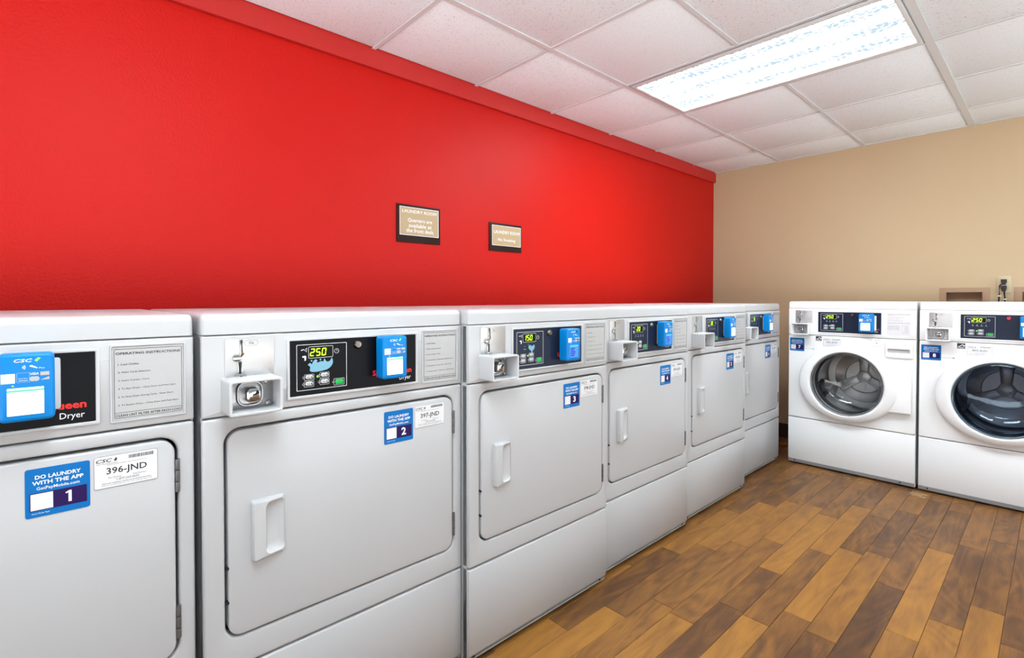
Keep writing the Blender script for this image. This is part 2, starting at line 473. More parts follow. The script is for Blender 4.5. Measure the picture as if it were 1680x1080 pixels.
# ceiling: slab above, lay-in tiles and T bars
ceil = struct('ceiling', lambda bm: box(bm, -.12, XR+.12, YN-.12, L+.12, H+.16, H+.25), M_bar)
FIX = [(0, -2), (3, -2), (1, -6)]   # lamp cells: columns i,i+1 of row j (row j spans y0+(j-1)T .. y0+jT)
xs = [.0211] + [X1+i*T for i in range(7)]; xs[-1] = XR
ys = [YN+j*T for j in range(10)] + [L]
fixcells = set()
for i, j in FIX:
    r = 9+j-1
    fixcells.add((i+1, r)); fixcells.add((i+2, r))
for a in range(len(xs)-1):
    for b_ in range(len(ys)-1):
        if (a, b_) in fixcells: continue
        x0, x1, y0, y1 = xs[a]+.006, xs[a+1]-.006, ys[b_]+.006, ys[b_+1]-.006
        def tb(bm, w=x1-x0, d=y1-y0): box(bm, -w/2, w/2, -d/2, d/2, 0, .016, .002)
        k = 'tile%.3f_%.3f' % (x1-x0, y1-y0)
        if k not in CACHE:
            bm = bmesh.new(); tb(bm); CACHE[k] = finish(bm, 'ceiling_tile')
        dz = rnd.uniform(0, .0015)
        link('ceiling_tile', CACHE[k], M_tile, ceil, ((x0+x1)/2, (y0+y1)/2, H+.0005+dz))
def tbar(x0, x1, y0, y1, dz=0):
    def f(bm):
        box(bm, x0, x1, y0, y1, H-.0035-dz, H+.0005-dz)
        if x1-x0 < y1-y0: box(bm, (x0+x1)/2-.002, (x0+x1)/2+.002, y0, y1, H, H+.035)
        else: box(bm, x0, x1, (y0+y1)/2-.002, (y0+y1)/2+.002, H, H+.035)
    struct('grid_bar', f, M_bar, ceil)
for i in range(6):
    w = .017 if i == 2 else (.012 if i != 1 else .009)
    x = X1+i*T
    if i in [ii+1 for ii, j in FIX]:        # cut where the lamps sit
        rows = sorted([9+j-1 for ii, j in FIX if ii+1 == i])
        y = YN
        for r in rows: tbar(x-w, x+w, y+.001, ys[r]-.001, .0005); y = ys[r+1]
        tbar(x-w, x+w, y, L, .0005)
    else: tbar(x-w, x+w, YN, L, .0005)
for j in range(10):
    y = YN+j*T
    if j: tbar(.0211, XR, y-.009, y+.009)
tbar(.0211, XR, L-.022, L, 0)

# ceiling lamps
for n_, (i, j) in enumerate(FIX):
    x0, x1 = X1+i*T+.012, X1+(i+2)*T-.012; y1 = Y1+j*T-.009; y0 = y1-T+.018
    lab = {0: 'lit recessed ceiling lamp with prismatic lens above the dryers near the tan wall'}.get(n_,
          'lit ceiling lamp out of the photo, ' + ['', 'right of the lamp in view', 'above the photographer'][n_])
    e = empty('ceiling_light', ((x0+x1)/2, (y0+y1)/2, H-.004), 0, lab, 'ceiling light', 'recessed lamps in the tiled ceiling')
    w, d = (x1-x0)/2, (y1-y0)/2
    def rotp(bm, P, z0, z1, **k):          # a prism lying flat, front face down
        prism(bm, P, z0, z1, **k)
        for v in bm.verts: v.co = Vector((v.co.x, v.co.z, v.co.y))
    wi, di = .570, .2555
    def housing(bm):
        rotp(bm, rr(-w, -d, w, d), .004, .12, holes=[rr(-wi-.004, -di-.004, wi+.004, di+.004)])
    bm = bmesh.new(); housing(bm); link('housing', finish(bm, 'housing'), M_bar, e)
    def doorf(bm):
        rotp(bm, rr(-w+.008, -d+.003, w-.008, d-.003), -.006, .006, holes=[rr(-wi, -di, wi, di)], bev=.003)
    bm = bmesh.new(); doorf(bm); link('door_frame', finish(bm, 'door_frame'), M_bar, e)
    bm = bmesh.new(); rotp(bm, rr(-w+.003, -d-.002, w-.003, d+.002), -.0035, .002, holes=[rr(-w+.010, -d+.005, w-.010, d-.005)]); link('reveal', finish(bm, 'reveal'), M_shline, e)  # grey ring stands in for the shadow gap round the door frame
    bm = bmesh.new(); box(bm, -wi, wi, -di, di, .004, .008); link('lens', finish(bm, 'lens'), M_lens, e)

# ------------------------------------------------------------------ parts shared by all the machines
def knobs(bm, pts, r, y0, y1, n=16):
    for x, z in pts: prism(bm, circ(x, z, r, n), y0, y1, bev=min(r*.3, .0015))
def sticker_app(root, x, z, digit, w=.094, h=.0925):
    """blue 'do laundry' sticker, lower-left corner at x, z"""
    y = -.0035 if root['category'] == 'dryer' else -.0008
    b = part('app_sticker', 'appst%.4f' % y, lambda bm: prism(bm, rr(0, 0, w, h, .004, 3), y-.0004, y+.0012), M_bluest, root, (x, 0, z))
    def lt(bm):
        yy = y-.0006
        text(bm, 'DO LAUNDRY', .014, .080, .072, .0795, yy, bold=.025)
        text(bm, 'WITH THE APP', .010, .084, .061, .0685, yy, bold=.025)
        text(bm, 'GetPayMobile.com', .016, .078, .0495, .0570, yy, bold=.008)
        text(bm, 'Scan Now App', .009, .034, .0055, .0085, yy)
    part('lettering', 'appstl%.4f' % y, lt, M_wprint, b)
    part('number_panel', 'appstn%.4f' % y, lambda bm: flat(bm, rr(.006, .012, .089, .046, .001, 2), y-.0005), M_purple, b)
    part('code_field', 'appstq%.4f' % y, lambda bm: flat(bm, rr(.0075, .0135, .039, .0445), y-.0007), M_sticker, b)
    part('number', 'appst%s%.4f' % (digit, y), lambda bm: (flat(bm, [(.0575, .0350), (.0570, .0375), (.0625, .0405), (.0660, .0405), (.0660, .0185), (.0612, .0185), (.0612, .0365)], y-.0008) if digit == '1' else text(bm, digit, .055, .070, .0185, .0405, y-.0008, bold=.03)), M_wprint, b)
def sticker_serv(root, x, z, num, w=.107, h=.067, pale=False):
    y = -.0035 if root['category'] == 'dryer' else -.0008
    b = part('service_sticker', 'svst%.4f' % y, lambda bm: prism(bm, rr(0, 0, w, h, .004, 3), y-.0004, y+.0012), M_sticker, root, (x, 0, z))
    yy = y-.0006
    def lt(bm):
        frame_line(bm, rr(.0005, .0005, w-.0005, h-.0005, .004, 3), .0007, yy)
        text(bm, 'CSC', .004, .030, .0535, .0605, yy, bold=.02, shear=.25)
        flat(bm, [(.032, .0555), (.036, .0535), (.038, .0575), (.0365, .0615), (.0345, .0585)], yy)
        x0 = .057
        r2 = random.Random(5)
        while x0 < .099:
            ww = r2.uniform(.0004, .0012); flat(bm, rr(x0, .0545, x0+ww, .0615), yy); x0 += ww+r2.uniform(.0004, .0008)
        text(bm, 'For Service:', .024, .044, .0195, .0222, yy)
        text(bm, 'Para Servicio:', .064, .086, .0195, .0222, yy)
        text(bm, '1-877-264-6622', .037, .074, .0135, .0175, yy)
        text(bm, 'Visit our website: www.cscserviceworks.com', .013, .094, .0085, .0115, yy)
        text(bm, 'This machine is property of', .012, .096, .0048, .0070, yy)
        text(bm, 'Please use this number when reporting service', .022, .086, .0465, .0490, yy)
    part('lettering', 'svstl%.4f' % y, lt, M_print if not pale else M_grayp, b)
    def l2(bm):
        text(bm, 'ServiceWorks', .005, .038, .0495, .0525, yy)
    part('lettering', 'svstk%.4f' % y, l2, M_grayp, b)
    part('lettering', 'svstn%s%.4f' % (num, y), lambda bm: text(bm, num+'-JND', .0205, .0875, .0245, .0415, yy, bold=.012), M_print if not pale else M_grayp, b)
    return b

def coin_unit(root, dz=0):
    p = part('coin_slot_plate', 'cplate', lambda bm: prism(bm, rr(.0461, .942+FZ, .1530, 1.0375+FZ, .005, 4), -.0035, .002, bev=.0008), M_brush, root, (0, 0, dz))
    X = lambda v: .0461+(v-170)*.000193
    Z = lambda v: 1.0375+FZ-(v-100)*.000225
    def esc(bm):
        # raised chrome guide: slanted upper slot, round pivot, lower slot, foot bracket
        prism(bm, [(X(322), Z(125)), (X(352), Z(115)), (X(362), Z(125)), (X(376), Z(270)), (X(345), Z(300)), (X(318), Z(290)), (X(332), Z(240))], -.008, -.003, bev=.001)
        prism(bm, circ(X(292), Z(308), 46*.000193, 20), -.011, -.003, bev=.0015)
        prism(bm, rr(X(300), Z(480), X(352), Z(340), .002, 2), -.008, -.003, bev=.001)
        prism(bm, rr(X(268), Z(512), X(395), Z(468), .004, 3), -.013, -.003, bev=.002)
    part('slot_guide', 'cguide', esc, M_chrome, p)
    for kk, PP, yy_ in (('a', [(X(334), Z(128)), (X(350), Z(128)), (X(358), Z(240)), (X(344), Z(242))], -.0083), ('b', [(X(309), Z(350)), (X(341), Z(350)), (X(341), Z(466)), (X(313), Z(466))], -.0083), ('c', rr(X(318), Z(502), X(345), Z(492)), -.0133)):
        part('coin_slot', 'cslots'+kk, lambda bm: flat(bm, PP, yy_), M_dark, p)
    def slots(bm):
        flat(bm, [(X(334), Z(128)), (X(350), Z(128)), (X(358), Z(240)), (X(344), Z(242))], -.0083)
        flat(bm, [(X(309), Z(350)), (X(341), Z(350)), (X(341), Z(466)), (X(313), Z(466))], -.0083)
        flat(bm, rr(X(318), Z(502), X(345), Z(492)), -.0133)
    def lab(bm):
        text(bm, '25¢', X(430), X(488), Z(175), Z(146), -.0037, bold=.01)
        frame_line(bm, [(X(378), Z(160)), (X(400), Z(188)), (X(515), Z(184)), (X(538), Z(155)), (X(515), Z(130)), (X(400), Z(134))], -.0004, -.0037)
    part('lettering', 'clab', lab, M_print, p)
    def bx(bm):
        prism(bm, rr(.0375, .868+FZ, .1505, .9475+FZ, .007, 4), -.074, .002, bev=.0025, holes=[rr(.0445, .8745+FZ, .1435, .9415+FZ, .004, 4)])
    b = part('coin_box', 'cbox', bx, M_plast, root, (0, 0, dz))
    def face(bm):
        prism(bm, rr(.043, .873+FZ, .145, .943+FZ, .003, 2), -.022, -.012, bev=.002)
        prism(bm, rr(.063, .8795+FZ, .121, .9385+FZ, .020, 6), -.030, -.020, bev=.004, holes=[rr(.069, .885+FZ, .115, .933+FZ, .016, 6)])
        for x, z in ((.051, .884), (.132, .882), (.129, .934), (.053, .936)): prism(bm, circ(x, z+FZ, .0065, 14), -.027, -.02, bev=.002)
    part('coin_drawer', 'cface', face, M_cast, b)
    part('lock_housing', 'clockh', lambda bm: prism(bm, rr(.0795, .8905+FZ, .1095, .9235+FZ, .010, 5), -.048, -.020, bev=.003), M_chrome, b)
    part('keyhole', 'ckey', lambda bm: flat(bm, [(.092, .906+FZ), (.1045, .909+FZ), (.1065, .914+FZ), (.1005, .9195+FZ), (.0985, .9125+FZ), (.092, .9095+FZ)], -.0483), M_dark, b)

def reader(root, x, z, w, h, screen='w', y0=-.050):
    """blue card reader, lower-left corner of its face at x, z"""
    b = part('card_reader', 'rd%.3f_%.3f' % (w, h), lambda bm: prism(bm, rr(0, 0, w, h, .009, 5), y0, -.012, bev=.006, steps=3), M_blue, root, (x, 0, z))
    part('mounting_plate', 'rdm%.3f_%.3f' % (w, h), lambda bm: prism(bm, rr(.010, .010, w+.0085, h-.014, .004, 3), -.012, -.0035, bev=.001), M_plast, b)
    fy = y0-.0004
    def lw(bm):
        text(bm, 'CSC', .28*w, .60*w, .875*h, .925*h, fy, bold=.02, shear=.2)
        for k in range(3):     # contactless waves
            R = .0022+.0017*k; P = []; Q = []
            for i in range(7):
                a = math.radians(-40+80*i/6)
                P.append((.40*w+R*math.cos(a), .80*h+R*math.sin(a))); Q.append((.40*w+(R+.0007)*math.cos(a), .80*h+(R+.0007)*math.sin(a)))
            for i in range(6): flat(bm, [P[i], Q[i], Q[i+1], P[i+1]], fy)
        flat(bm, [(.55*w, .81*h), (.68*w, .775*h), (.70*w, .785*h), (.60*w, .825*h), (.56*w, .825*h)], fy)
        flat(bm, rr(.06*w, .575*h, .30*w, .715*h), fy)                      # pale square field
        text(bm, 'VISA', .56*w, .71*w, .680*h, .715*h, fy, bold=.02, shear=.2)
        text(bm, 'Pay', .72*w, .82*w, .765*h, .790*h, fy)
        text(bm, 'laundry', .36*w, .52*w, .628*h, .645*h, fy)
        text(bm, 'connect', .36*w, .52*w, .598*h, .615*h, fy)
        frame_line(bm, rr(.33*w, .580*h, .55*w, .72*h), .0002, fy)
    part('lettering', 'rdl%.3f_%.3f' % (w, h), lw, M_wprint, b)
    def cards(bm):
        flat(bm, rr(.74*w, .665*h, .90*w, .72*h), fy)
        for c0 in (.605*w, .665*w): flat(bm, circ(c0, .622*h, .0045, 16), fy - (.0001 if c0 > .62*w else 0))
        flat(bm, [(.74*w, .60*h), (.90*w, .60*h), (.90*w, .645*h)], fy)
    part('card_symbols', 'rdc%.3f_%.3f' % (w, h), cards, M_sil, b)
    part('logo_mark', 'rdg%.3f_%.3f' % (w, h), lambda bm: flat(bm, [(.64*w, .895*h), (.68*w, .875*h), (.75*w, .93*h), (.70*w, .935*h)], fy), M_led if screen == 'w' else M_blk, b)
    part('indicator_lamp', 'rdi%.3f_%.3f' % (w, h), lambda bm: flat(bm, circ(.26*w, .535*h, .0014, 10), fy), M_led, b)
    s = part('screen', 'rds%.3f_%.3f' % (w, h), lambda bm: prism(bm, rr(.16*w, .10*h, .80*w, .50*h, .001, 2), y0-.0008, y0+.001), M_scrw if screen in 'wl' else M_scrb, b)
    part('screen_bar', 'rdb%.3f_%.3f' % (w, h), lambda bm: flat(bm, rr(.16*w, .445*h, .80*w, .472*h), y0-.0011), M_scrg, b)
    if screen == 'b':
        def rows(bm):
            for k in range(5): flat(bm, rr(.22*w, (.15+.055*k)*h, (.5+.05*(k % 3))*w, (.175+.055*k)*h), y0-.0011)
        part('screen_text', 'rdt%.3f_%.3f' % (w, h), rows, M_purple, b)

def display(root, dz, film, digits, style, brand2, xr=.533, red_only=False):
    """dark control graphic with line box, lit number, keys and lock"""
    fr = part('control_bezel', 'bezel', lambda bm: prism(bm, rr(.1825, .8765+FZ, .5572, 1.0295+FZ, .003, 2), -.005, .002, bev=.0018, holes=[rr(.1893, .8833+FZ, .5500, 1.0228+FZ, .001, 1)]), M_plast, root, (0, 0, dz))
    p = part('control_display', 'gfilm', lambda bm: prism(bm, rr(.1890, .8830+FZ, .5502, 1.0230+FZ), -.0022, .002), film, root, (0, 0, dz))
    y = -.0026
    def pr(bm):
        frame_line(bm, rr(.2058, .8958+FZ, .3369, 1.0122+FZ, .002, 3), .0011, y)
        frame_line(bm, rr(.2355, .9762+FZ, .2995, 1.0060+FZ, .003, 3), .0008, y)
        frame_line(bm, circ(.3094, .9908+FZ, .0062, 20), .0008, y)
        flat(bm, rr(.3091, .9908+FZ, .3097, .9950+FZ), y); flat(bm, rr(.3094, .9903+FZ, .3122, .9909+FZ), y)
        # hand and cup symbols left of the number
        flat(bm, [(.217, .997+FZ), (.224, .999+FZ), (.224, 1.001+FZ), (.217, .999+FZ)], y)
        frame_line(bm, [(.225, .998+FZ), (.231, .993+FZ), (.232, 1.004+FZ)], .0007, y)
        flat(bm, [(.220, .983+FZ), (.228, .984+FZ), (.230, .981+FZ), (.229, .972+FZ), (.2255, .971+FZ), (.2255, .979+FZ), (.220, .980+FZ)], y)
        for x, z in ((.2245, .9235), (.2640, .9255), (.2240, .9065), (.2640, .9085)):
            frame_line(bm, rr(x, z-.0025+FZ, x+.0250, z+.0125+FZ, .002, 2), .0006, y)
            frame_line(bm, circ(x-.0015, z+.005+FZ, .0028, 10), .0005, y)
        frame_line(bm, rr(.3010, .9005+FZ, .3300, .9180+FZ, .002, 2), .0006, y)
        frame_line(bm, circ(.3000, .9095+FZ, .0028, 10), .0005, y)
    part('lettering', 'gpr', pr, M_wprint, p)
    part('number_window', 'gwin', lambda bm: flat(bm, rr(.2365, .9770+FZ, .2987, .9050+.1002+FZ, .002, 2), y), M_win, p)
    def dg(bm): seven(bm, digits, .2385 if len(digits) == 3 else .248, .9815+FZ, .0115, .0195, .0150, y-.0003)
    part('lit_number', 'gdig'+digits, dg, M_seg, p)
    for x, z in ((.2275, .9245), (.2670, .9265), (.2270, .9075), (.2670, .9095)):
        part('key_pad', 'gkey', lambda bm: prism(bm, rr(0, 0, .0195, .0095, .0042, 4), y-.0016, y+.001, bev=.0008), M_btn, p, (x, 0, z+FZ))
    def kp(bm):
        for x, z in ((.2275, .9245), (.2670, .9265), (.2270, .9075), (.2670, .9095)):
            flat(bm, circ(x+.0155, z+.0038+FZ, .0019, 10), y-.002)
            flat(bm, rr(x+.0150, z+.0038+FZ, x+.0160, z+.0082+FZ), y-.002)
            text(bm, 'HIGH' if z > .92 else 'MED', x+.0035, x+.0115, z+.0050+FZ, z+.0068+FZ, y-.002)
            text(bm, 'TEMP', x+.0035, x+.0115, z+.0022+FZ, z+.0040+FZ, y-.002)
    part('lettering', 'gkp', kp, M_print, p)
    part('start_key', 'gstart', lambda bm: prism(bm, rr(.3050, .9025+FZ, .3270, .9160+FZ, .004, 4), y-.0018, y+.001, bev=.001), M_green, p)
    part('indicator_lamp', 'gled', lambda bm: flat(bm, circ(.2585, .9285+FZ, .0028, 12), y-.0002), M_led, p)
    if style == 'splash':
        def sp(bm):
            P = [(.2335, .9605), (.2390, .9650), (.2440, .9610), (.2480, .9690), (.2535, .9730), (.2585, .9700), (.2560, .9655), (.2600, .9640), (.2660, .9670), (.2740, .9660), (.2765, .9740), (.2800, .9670), (.2850, .9640), (.2915, .9665), (.2960, .9745), (.2985, .9690), (.2990, .9610), (.2960, .9540), (.2900, .9480), (.2820, .9440), (.2700, .9420), (.2550, .9405), (.2430, .9415), (.2385, .9450), (.2400, .9545)]
            flat(bm, [(a, b+FZ) for a, b in P], y-.0001)
            for a, b in ((.2430, .9700), (.2660, .9715)): flat(bm, circ(a, b+FZ, .0022, 10), y-.0001)
        part('splash_graphic', 'gsp', sp, M_wave, p)
    elif style == 'small_splash':
        def sp(bm):
            P = [(.262, .962), (.270, .966), (.278, .961), (.285, .963), (.292, .966), (.293, .956), (.290, .950), (.283, .945), (.279, .935), (.275, .945), (.268, .949), (.263, .954)]
            flat(bm, [(a, b+FZ) for a, b in P], y-.0001)
            flat(bm, rr(.238, .951+FZ, .250, .953+FZ), y-.0001); flat(bm, circ(.244, .962+FZ, .0016, 8), y-.0001)
            flat(bm, circ(.262, .968+FZ, .0016, 8), y-.0001)
        part('splash_graphic', 'gssp', sp, M_wave, p)
    else:
        def mk(bm):
            for k, w in enumerate(('WASH', 'RINSE', 'SPIN', 'LOCKED')):
                x = .2420+.0190*k
                flat(bm, circ(x, .9635+FZ, .0016, 8), y); text(bm, w, x-.0055, x+.0055, .9565+FZ, .9585+FZ, y, bold=.01)
        part('lettering', 'gmk', mk, M_wprint, p)
    # red maker's name with the machine kind below it, mostly behind the card reader
    if brand2 == 'Dryer': part('red_lettering', 'gred', lambda bm: text(bm, 'Speed Queen', .4120, xr+.003, .9085+FZ, .9285+FZ, y, bold=.03), M_redp, p)
    else: part('red_lettering', 'gredw', lambda bm: text(bm, 'Speed Queen', .4560, .5400, .9085+FZ, .9215+FZ, y, bold=.03), M_redp, p)
    part('kind_lettering', 'gkind'+brand2, lambda bm: text(bm, brand2, .4960 if brand2 == 'Dryer' else .505, .5330, (.8905 if brand2 == 'Dryer' else .8960)+FZ, (.9060 if brand2 == 'Dryer' else .9050)+FZ, y), M_wprint, p)
    def lk(bm):
        lathe(bm, [(.0001, -.013), (.006, -.013), (.0075, -.011), (.0085, -.011), (.0115, -.006), (.0115, -.001)], .3715, 1.0045+FZ, 24)
    return p

def feet(root, m, w, d):
    for i, (x, y) in enumerate(((.06, .06), (w-.06, .06), (.06, d-.06), (w-.06, d-.06))):
        def f(bm):
            prism(bm, circ(0, 0, .009, 12), .004, .030); prism(bm, circ(0, 0, .020, 16), 0, .010, bev=.002)
            for v in bm.verts: v.co = Vector((v.co.x, v.co.z, v.co.y))
        part('leveling_foot', 'foot', f, M_foot, root, (x, y, 0))
def key_lock(root, x, z, m):
    b = part('key_lock', 'klock', lambda bm: lathe(bm, [(0, -.012), (.0055, -.012), (.0062, -.0105), (.0078, -.0105), (.0112, -.006), (.0118, -.002), (.0118, -.001)], 0, 0, 24), m, root, (x, 0, z))
    part('keyhole', 'klockh', lambda bm: flat(bm, rr(-.0008, -.004, .0008, .004), -.0123), M_dark, b)

def shell(root, key, w, z0, z1, d, y0=.012):
    """sheet-metal cabinet, open at the front behind the panels"""
    def f(bm):
        t = .004
        box(bm, 0, t, y0, d, z0, z1); box(bm, w-t, w, y0, d, z0, z1)
        box(bm, t, w-t, d-t, d, z0, z1); box(bm, t, w-t, y0, d-t, z0, z0+t); box(bm, t, w-t, y0, d-t, z1-t, z1)
    part('cabinet', key, f, M_white, root)

def lid(root, w, z0, z1, d, key):
    def f(bm):
        # side profile with a soft front edge, run across the width
        r = .016
        P = [(d, z0), (0, z0)] + [(r-r*math.cos(a), z1-r+r*math.sin(a)) for a in [math.pi/2*i/5 for i in range(6)]] + [(d, z1)]
        n = 4; e = .010
        R = []
        for k in range(2*n+2):
            if k <= n: a = math.pi/2*k/n; x = e*(1-math.sin(a)) * 0 + e*(1-math.cos(a)) if False else e*(1-math.cos(a)); ins = e*(1-math.sin(a))
            else: a = math.pi/2*(2*n+1-k)/n; x = w-e*(1-math.cos(a)); ins = e*(1-math.sin(a))
            R.append([bm.verts.new((x, min(max(yy, 0)+ins*(1 if yy < d*.5 else -.3), d), zz-(ins if zz > z0+.01 else 0)*.9)) for yy, zz in P])
        for A, B in zip(R, R[1:]):
            for i in range(len(A)):
                j = (i+1) % len(A); bm.faces.new((A[i], A[j], B[j], B[i]))
        bm.faces.new(R[0]); bm.faces.new(R[-1][::-1])
    part('top_panel', key, f, M_white, root)

# ------------------------------------------------------------------ dryers
DW = .720
def dryer(idx, loc, label, num, digits, style, film, rx, rw, rz, rh, screen):
    root = empty('dryer', loc, math.pi/2, label, 'dryer', 'coin dryers along the red wall')
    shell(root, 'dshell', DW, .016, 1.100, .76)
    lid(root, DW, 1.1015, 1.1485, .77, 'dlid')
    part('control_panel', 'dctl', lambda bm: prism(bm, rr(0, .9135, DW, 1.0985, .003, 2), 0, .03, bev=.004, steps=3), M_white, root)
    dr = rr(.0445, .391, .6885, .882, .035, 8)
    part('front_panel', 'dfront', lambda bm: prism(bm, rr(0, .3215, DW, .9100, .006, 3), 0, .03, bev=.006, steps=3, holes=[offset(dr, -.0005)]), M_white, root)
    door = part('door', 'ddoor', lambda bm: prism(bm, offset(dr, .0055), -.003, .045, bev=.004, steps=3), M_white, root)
    def kick(bm):
        P = [(.030, .016), (.022, .017), (.003, .036), (0, .042), (0, .3115), (.0015, .3145), (.005, .3165), (.030, .3165)]
        n = 5; R = []
        for x, ins in ((0, .007), (.002, .002), (.006, 0), (DW-.006, 0), (DW-.002, .002), (DW, .007)):
            R.append([bm.verts.new((x, yy+(ins if yy < .02 else 0), zz)) for yy, zz in P])
        for A, B in zip(R, R[1:]):
            for i in range(len(A)):
                j = (i+1) % len(A); bm.faces.new((A[i], A[j], B[j], B[i]))
        bm.faces.new(R[0]); bm.faces.new(R[-1][::-1])
    k = part('kick_panel', 'dkick', kick, M_white, root)
    for x in (.03, DW-.03):
        part('screw', 'dscr', lambda bm: lathe(bm, [(0, -.003), (.003, -.0025), (.0045, .002)], 0, 0, 12), M_dark, k, (x, .0125, .024))
    feet(root, M_foot, DW, .76)
    # hinges and latch studs
    for z in (.7040, .3800):
        def hg(bm):
            for a, b in ((0, .022), (.0235, .0475), (.049, .0715)):
                prism(bm, circ(0, 0, .0045, 12), a, b, bev=.0006)
            for v in bm.verts: v.co = Vector((v.co.x, v.co.z, v.co.y))
        part('hinge', 'dhinge', hg, M_hinge, door, (.6875, -.002, z+FZ))
    for z in (.505, .425):
        part('latch_stud', 'dstud', lambda bm: prism(bm, circ(0, 0, .0035, 10), -.002, .01), M_dark, door, (.0485, 0, z+FZ))
    # pull handle: a block that rises towards its left side, with a scooped pocket open to the right
    def hd(bm):
        O = rr(.0980, .508+FZ, .1760, .6510+FZ, .007, 5); I = rr(.1290, .5180+FZ, .1725, .6410+FZ, .012, 5)
        I2 = rr(.1230, .5250+FZ, .1660, .6320+FZ, .012, 5); I3 = rr(.1250, .5350+FZ, .1600, .6220+FZ, .012, 5)
        def h(x, z):
            u = (x-.098)/.078; zz = abs(z-.5795-FZ)/.0715
            return -.003-(.019*(1-u)**.55 if u < 1 else 0)*(1-.10*zz**2)-.002
        def ring(P, fn): return [bm.verts.new((x, fn(x, z), z)) for x, z in P]
        R = [ring(O, lambda x, z: -.002), ring(offset(O, .0005), lambda x, z: min(-.004, h(max(x, .1), z)+.004)), ring(offset(O, .0035), lambda x, z: h(max(x, .102), z)),
             ring(offset(I, -.002), h), ring(I, lambda x, z: h(x, z)+.002), ring(I2, lambda x, z: -.006), ring(I3, lambda x, z: -.0035)]
        for A, B in zip(R, R[1:]):
            for i in range(len(A)):
                j = (i+1) % len(A); bm.faces.new((A[i], A[j], B[j], B[i]))
        bm.faces.new(R[-1])
    part('door_handle', 'dhandle', hd, M_plast, door)
    coin_unit(root)
    p = display(root, 0, film, digits, style, 'Dryer')
    key_lock(root, .3675, 1.0045+FZ, M_lock)
    reader(root, rx-.004, rz+FZ, rw, rh, screen)
    # instruction plate in its shallow moulded surround
    part('plate_surround', 'dsur', lambda bm: prism(bm, rr(.5725, .8730+FZ, .7045, 1.0330+FZ, .003, 2), -.0032, .001, bev=.0015, holes=[rr(.5762, .8768+FZ, .7008, 1.0292+FZ, .002, 2)]), M_white, root)
    ip = part('instruction_plate', 'dins', lambda bm: prism(bm, rr(.5770, .8776+FZ, .7000, 1.0284+FZ), -.0012, .001), M_sil, root)
    def il(bm):
        y = -.0016; x0, x1 = .5795, .6975
        frame_line(bm, rr(x0, .8815+FZ, x1, 1.0245+FZ, .003, 3), .0008, y)
        flat(bm, rr(x0, .8925+FZ, x1, .8932+FZ), y)
        text(bm, 'OPERATING INSTRUCTIONS', .5825, .6945, 1.0125+FZ, 1.0175+FZ, y, bold=.02)
        rows = ['1. Load Clothes.', '2. Make Cycle Selection.', '3. Insert Coin(s) / Card.', '4. To Start Dryer - Close Door and Push Start.', '5. To Stop Dryer During Cycle - Open Door.', '6. To Restart Dryer - Close Door and Push Start.']
        ws = [.036, .056, .053, .100, .096, .105]
        for k_, (s, w) in enumerate(zip(rows, ws)):
            z = .9905-.0170*k_
            text(bm, s, .5860, .5860+w, z+FZ, z+.0043+FZ, y)
        text(bm, 'CLEAN LINT FILTER AFTER EACH LOAD', .5820, .6955, .8845+FZ, .8893+FZ, y, bold=.015)
    part('lettering', 'dil', il, M_print, ip)
    sticker_app(root, .4460, .7140+FZ, str(idx))
    sticker_serv(root, .5450, .7425+FZ, num)
    return root
D = [.8996, .9179, .9497, .9213, .8997, .8344]
Yk = [-.6780, .0536, .7790, 1.5040, 2.2580, 3.0004]
LB = ['white coin dryer with sticker 1, nearest the camera and cut by the left edge',
      'white coin dryer with sticker 2, showing 250 and a full pale blue splash',
      'white coin dryer with sticker 3, showing 150, middle of the row',
      'white coin dryer with sticker 4, showing 20, blue card reader with blue screen',
      'white coin dryer with sticker 5, between dryers 4 and 6',
      'white coin dryer with sticker 6, last of the row next to washer 7']
SP = [('396', '250', 'splash', M_blk, .4180, .0755, .9067, .1225, 'w'), ('397', '250', 'splash', M_blk, .4225, .0755, .9075, .1175, 'w'),
      ('398', '150', 'small_splash', M_blkrefl, .4185, .0750, .9000, .1170, 'b'), ('399', '20', 'marks', M_blkrefl, .4100, .0740, .9040, .1170, 'b'),
      ('400', '30', 'marks', M_blkrefl, .3980, .0740, .9040, .1170, 'l'), ('401', '35', 'marks', M_blkrefl, .3950, .0740, .9040, .1170, 'l')]
for k in range(6):
    dryer(k+1, (D[k], Yk[k]+.004, 0), LB[k], *SP[k])

